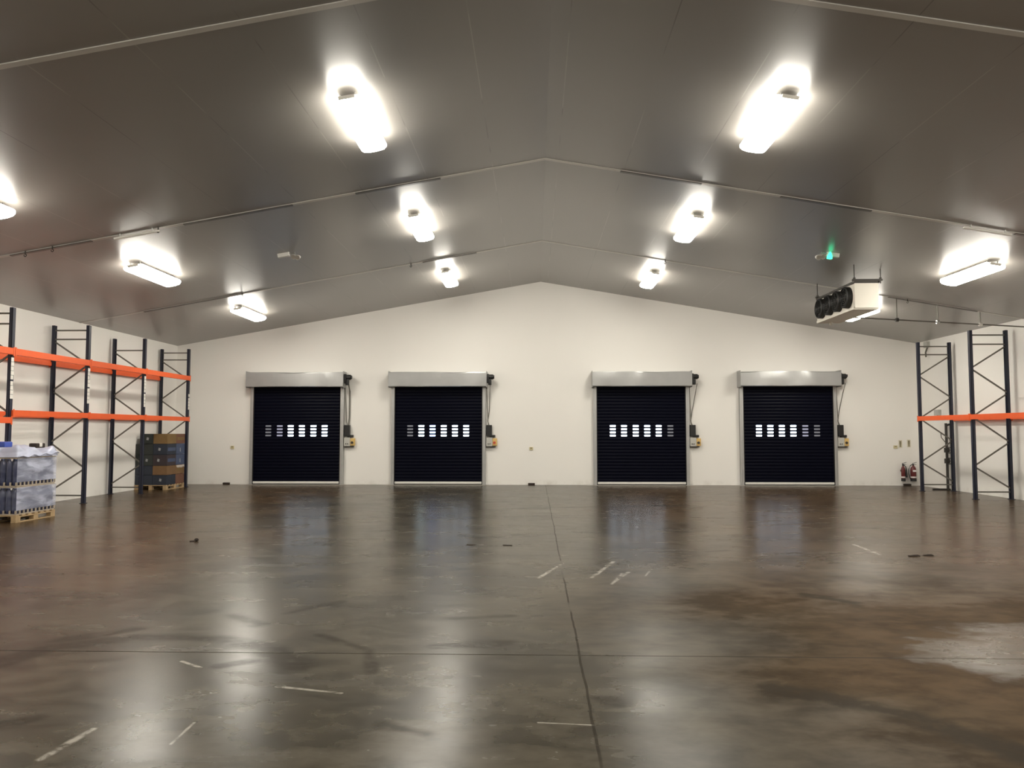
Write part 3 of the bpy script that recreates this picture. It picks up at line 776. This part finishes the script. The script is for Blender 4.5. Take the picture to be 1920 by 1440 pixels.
# cartons on the far pallet: two across, two deep, five high
CX = [(-11.885, -11.365), (-11.36, -10.935)]; CY = [(22.95, 23.53), (23.535, 24.115)]
ROWN = ['bottom row', 'second row up', 'middle row', 'second row from the top', 'top row']
FRONT = [['navy_card', 'navy_card'], ['navy_card', 'card'], ['green_card', 'plum_card'], ['green_card', 'navy_card'], ['green_card', 'card_yellow']]
SIDE = ['card_red', 'card', 'blue_card', 'blue_card', 'card_red']
CN = {'navy_card': 'dark navy', 'card': 'brown', 'green_card': 'dark green grey', 'plum_card': 'dark plum', 'card_yellow': 'ochre', 'card_red': 'reddish brown', 'blue_card': 'blue'}
z = .146
def carton(x0, x1, y0, y1, z0, z1, mat, label, mark, side, torn=False):
    t = thing('carton', label, 'carton', ((x0+x1)/2, (y0+y1)/2, z0), group='cartons on the far pallet')
    w, l, h = (x1-x0)/2, (y1-y0)/2, z1-z0
    MB().bbox(-w, w, -l, l, .001, h-.002, .008).build('box_body', mat, t)
    MB().box(-w-.0005, w+.0005, -.03, .03, h-.003, h-.001).build('tape_strip', 'tape', t)
    if mark:
        m = MB(); rr = random.Random(int(z0*1000)+int(x0*10))
        if 'f' in mark:
            ox, oz = rr.uniform(-.08, .1), h*.5
            m.add([(ox-.035, -l-.002, oz-.03), (ox+.03, -l-.002, oz-.045), (ox+.045, -l-.002, oz+.03), (ox-.02, -l-.002, oz+.05)], [(0, 1, 2, 3)])
        if 's' in mark:
            for q in (-.02,):
                m.add([(w+.002, q-.02, h*.25), (w+.002, q+.03, h*.22), (w+.002, q+.02, h*.62), (w+.002, q-.03, h*.55)], [(0, 1, 2, 3)])
        m.build('printed_mark', 'print_white', t)
    if side:
        MB().bbox(w-.02, w+.003, -l+.05, l-.05, h*.34, h*.66, .004).build('hand_hold_panel', side, t)
    if torn:
        m = MB(); rr = random.Random(3)
        for q in range(7):
            yy = -l+.06+q*(2*l-.12)/6; s = rr.uniform(.03, .06)
            m.add([(w+.003, yy-s, h-.01), (w+.012, yy+s, h-.004), (w+.02, yy+s*.4, h-.05-s), (w+.006, yy-s*.7, h-.03-s*.5)], [(0, 1, 2, 3)])
        m.build('torn_paper', 'torn', t)
for r in range(5):
    h = (.295, .275, .325, .325, .30)[r]
    for iy in (0, 1):
        for ix in (0, 1):
            if iy == 1 and ix == 0 and r < 4: continue
            mat = FRONT[r][ix] if iy == 0 else SIDE[r]
            sh = -.0
            where = {(0, 0): 'front left corner', (0, 1): 'front right corner', (1, 1): 'back right corner', (1, 0): 'back left corner'}[(iy, ix)]
            lab = '%s carton, %s of the far pallet, %s' % (CN[mat], ROWN[r], where)
            mk = ('f' if iy == 0 and (r, ix) in ((0, 1), (2, 0), (2, 1), (3, 1), (4, 0)) else '')+('s' if iy == 1 and r in (2, 3) else '')
            top_shrink = .13 if (r == 4 and ix == 0) else 0
            carton(CX[ix][0]+top_shrink, CX[ix][1], CY[iy][0], CY[iy][1], z, z+h-.002, mat, lab, mk,
                   ('blue_card' if (iy == 0 and ix == 1 and r in (2, 3)) else ('card_yellow' if iy == 1 and r in (1, 4) else None)), torn=(iy == 1 and ix == 1 and r == 1))
    z += h

# ------------------------------------------------------------------ bits on the floor
m = MB(); m.lathe([(.016, .001), (.032, .008), (.035, .03), (.02, .045), (.006, .05)], (-5.38, 12.36, 0), 10); m.bar((-5.40, 12.34, .008), (-5.47, 12.32, .008), .02, .012)
tag(m.build('dropped_knob', 'debris', smooth=True), 'small dark knob lying alone on the floor at the left, before the first shutter', 'debris')
for x, y, a, L_, lab in ((5.30, 11.18, .12, .16, 'left one of two dark strips lying on the floor at the right'), (5.52, 11.23, -.05, .13, 'right one of two dark strips lying on the floor at the right')):
    m = MB(); d = Vector((math.cos(a), math.sin(a), 0))*L_/2; p = Vector((x, y, .0075))
    m.bar(p-d, p+d, .040, .012); m.bar(p-d*.3+Vector((0, .0, .009)), p+d*.8+Vector((0, .01, .009)), .02, .008)
    tag(m.build('wood_strip', 'debris'), lab, 'debris', 'dark strips on the floor')
for x, y, a, lab in ((-.98, 12.08, .1, 'left dark flake lying on the floor before the second shutter'), (-.42, 12.05, -.2, 'right dark flake lying on the floor before the second shutter')):
    m = MB(); d = Vector((math.cos(a), math.sin(a), 0))*.07; p = Vector((x, y, .005))
    m.bar(p-d, p+d, .05, .008)
    tag(m.build('dark_flake', 'debris'), lab, 'debris', 'flakes on the floor')

# ------------------------------------------------------------------ world, camera, colour management
w = bpy.data.worlds.new('night_sky'); sc.world = w; w.use_nodes = True
w.node_tree.nodes['Background'].inputs[0].default_value = (.02, .022, .03, 1); w.node_tree.nodes['Background'].inputs[1].default_value = .3
cam = bpy.data.cameras.new('camera'); co = bpy.data.objects.new('camera', cam); COL.objects.link(co)
cam.sensor_fit = 'HORIZONTAL'; cam.sensor_width = 36; cam.lens = 1460.71/1920*36; cam.clip_end = 200
yaw, pit, roll = .0292, .0602, -.0003
fwd = Vector((-math.sin(yaw)*math.cos(pit), math.cos(yaw)*math.cos(pit), math.sin(pit)))
right = Vector((math.cos(yaw), math.sin(yaw), 0)); up = right.cross(fwd)
mat = Matrix((right, up, -fwd)).transposed().to_4x4(); mat.translation = (0, 0, 1.75)
co.matrix_world = mat
sc.camera = co
vs = sc.view_settings
vs.view_transform = 'Standard'; vs.look = 'None'; vs.gamma = 1; vs.use_curve_mapping = False
vs.exposure = 0.72
sc.cycles.use_denoising = True
sc.cycles.max_bounces = 8; sc.cycles.diffuse_bounces = 5; sc.cycles.transparent_max_bounces = 10
sc.cycles.use_adaptive_sampling = True; sc.cycles.adaptive_threshold = .02
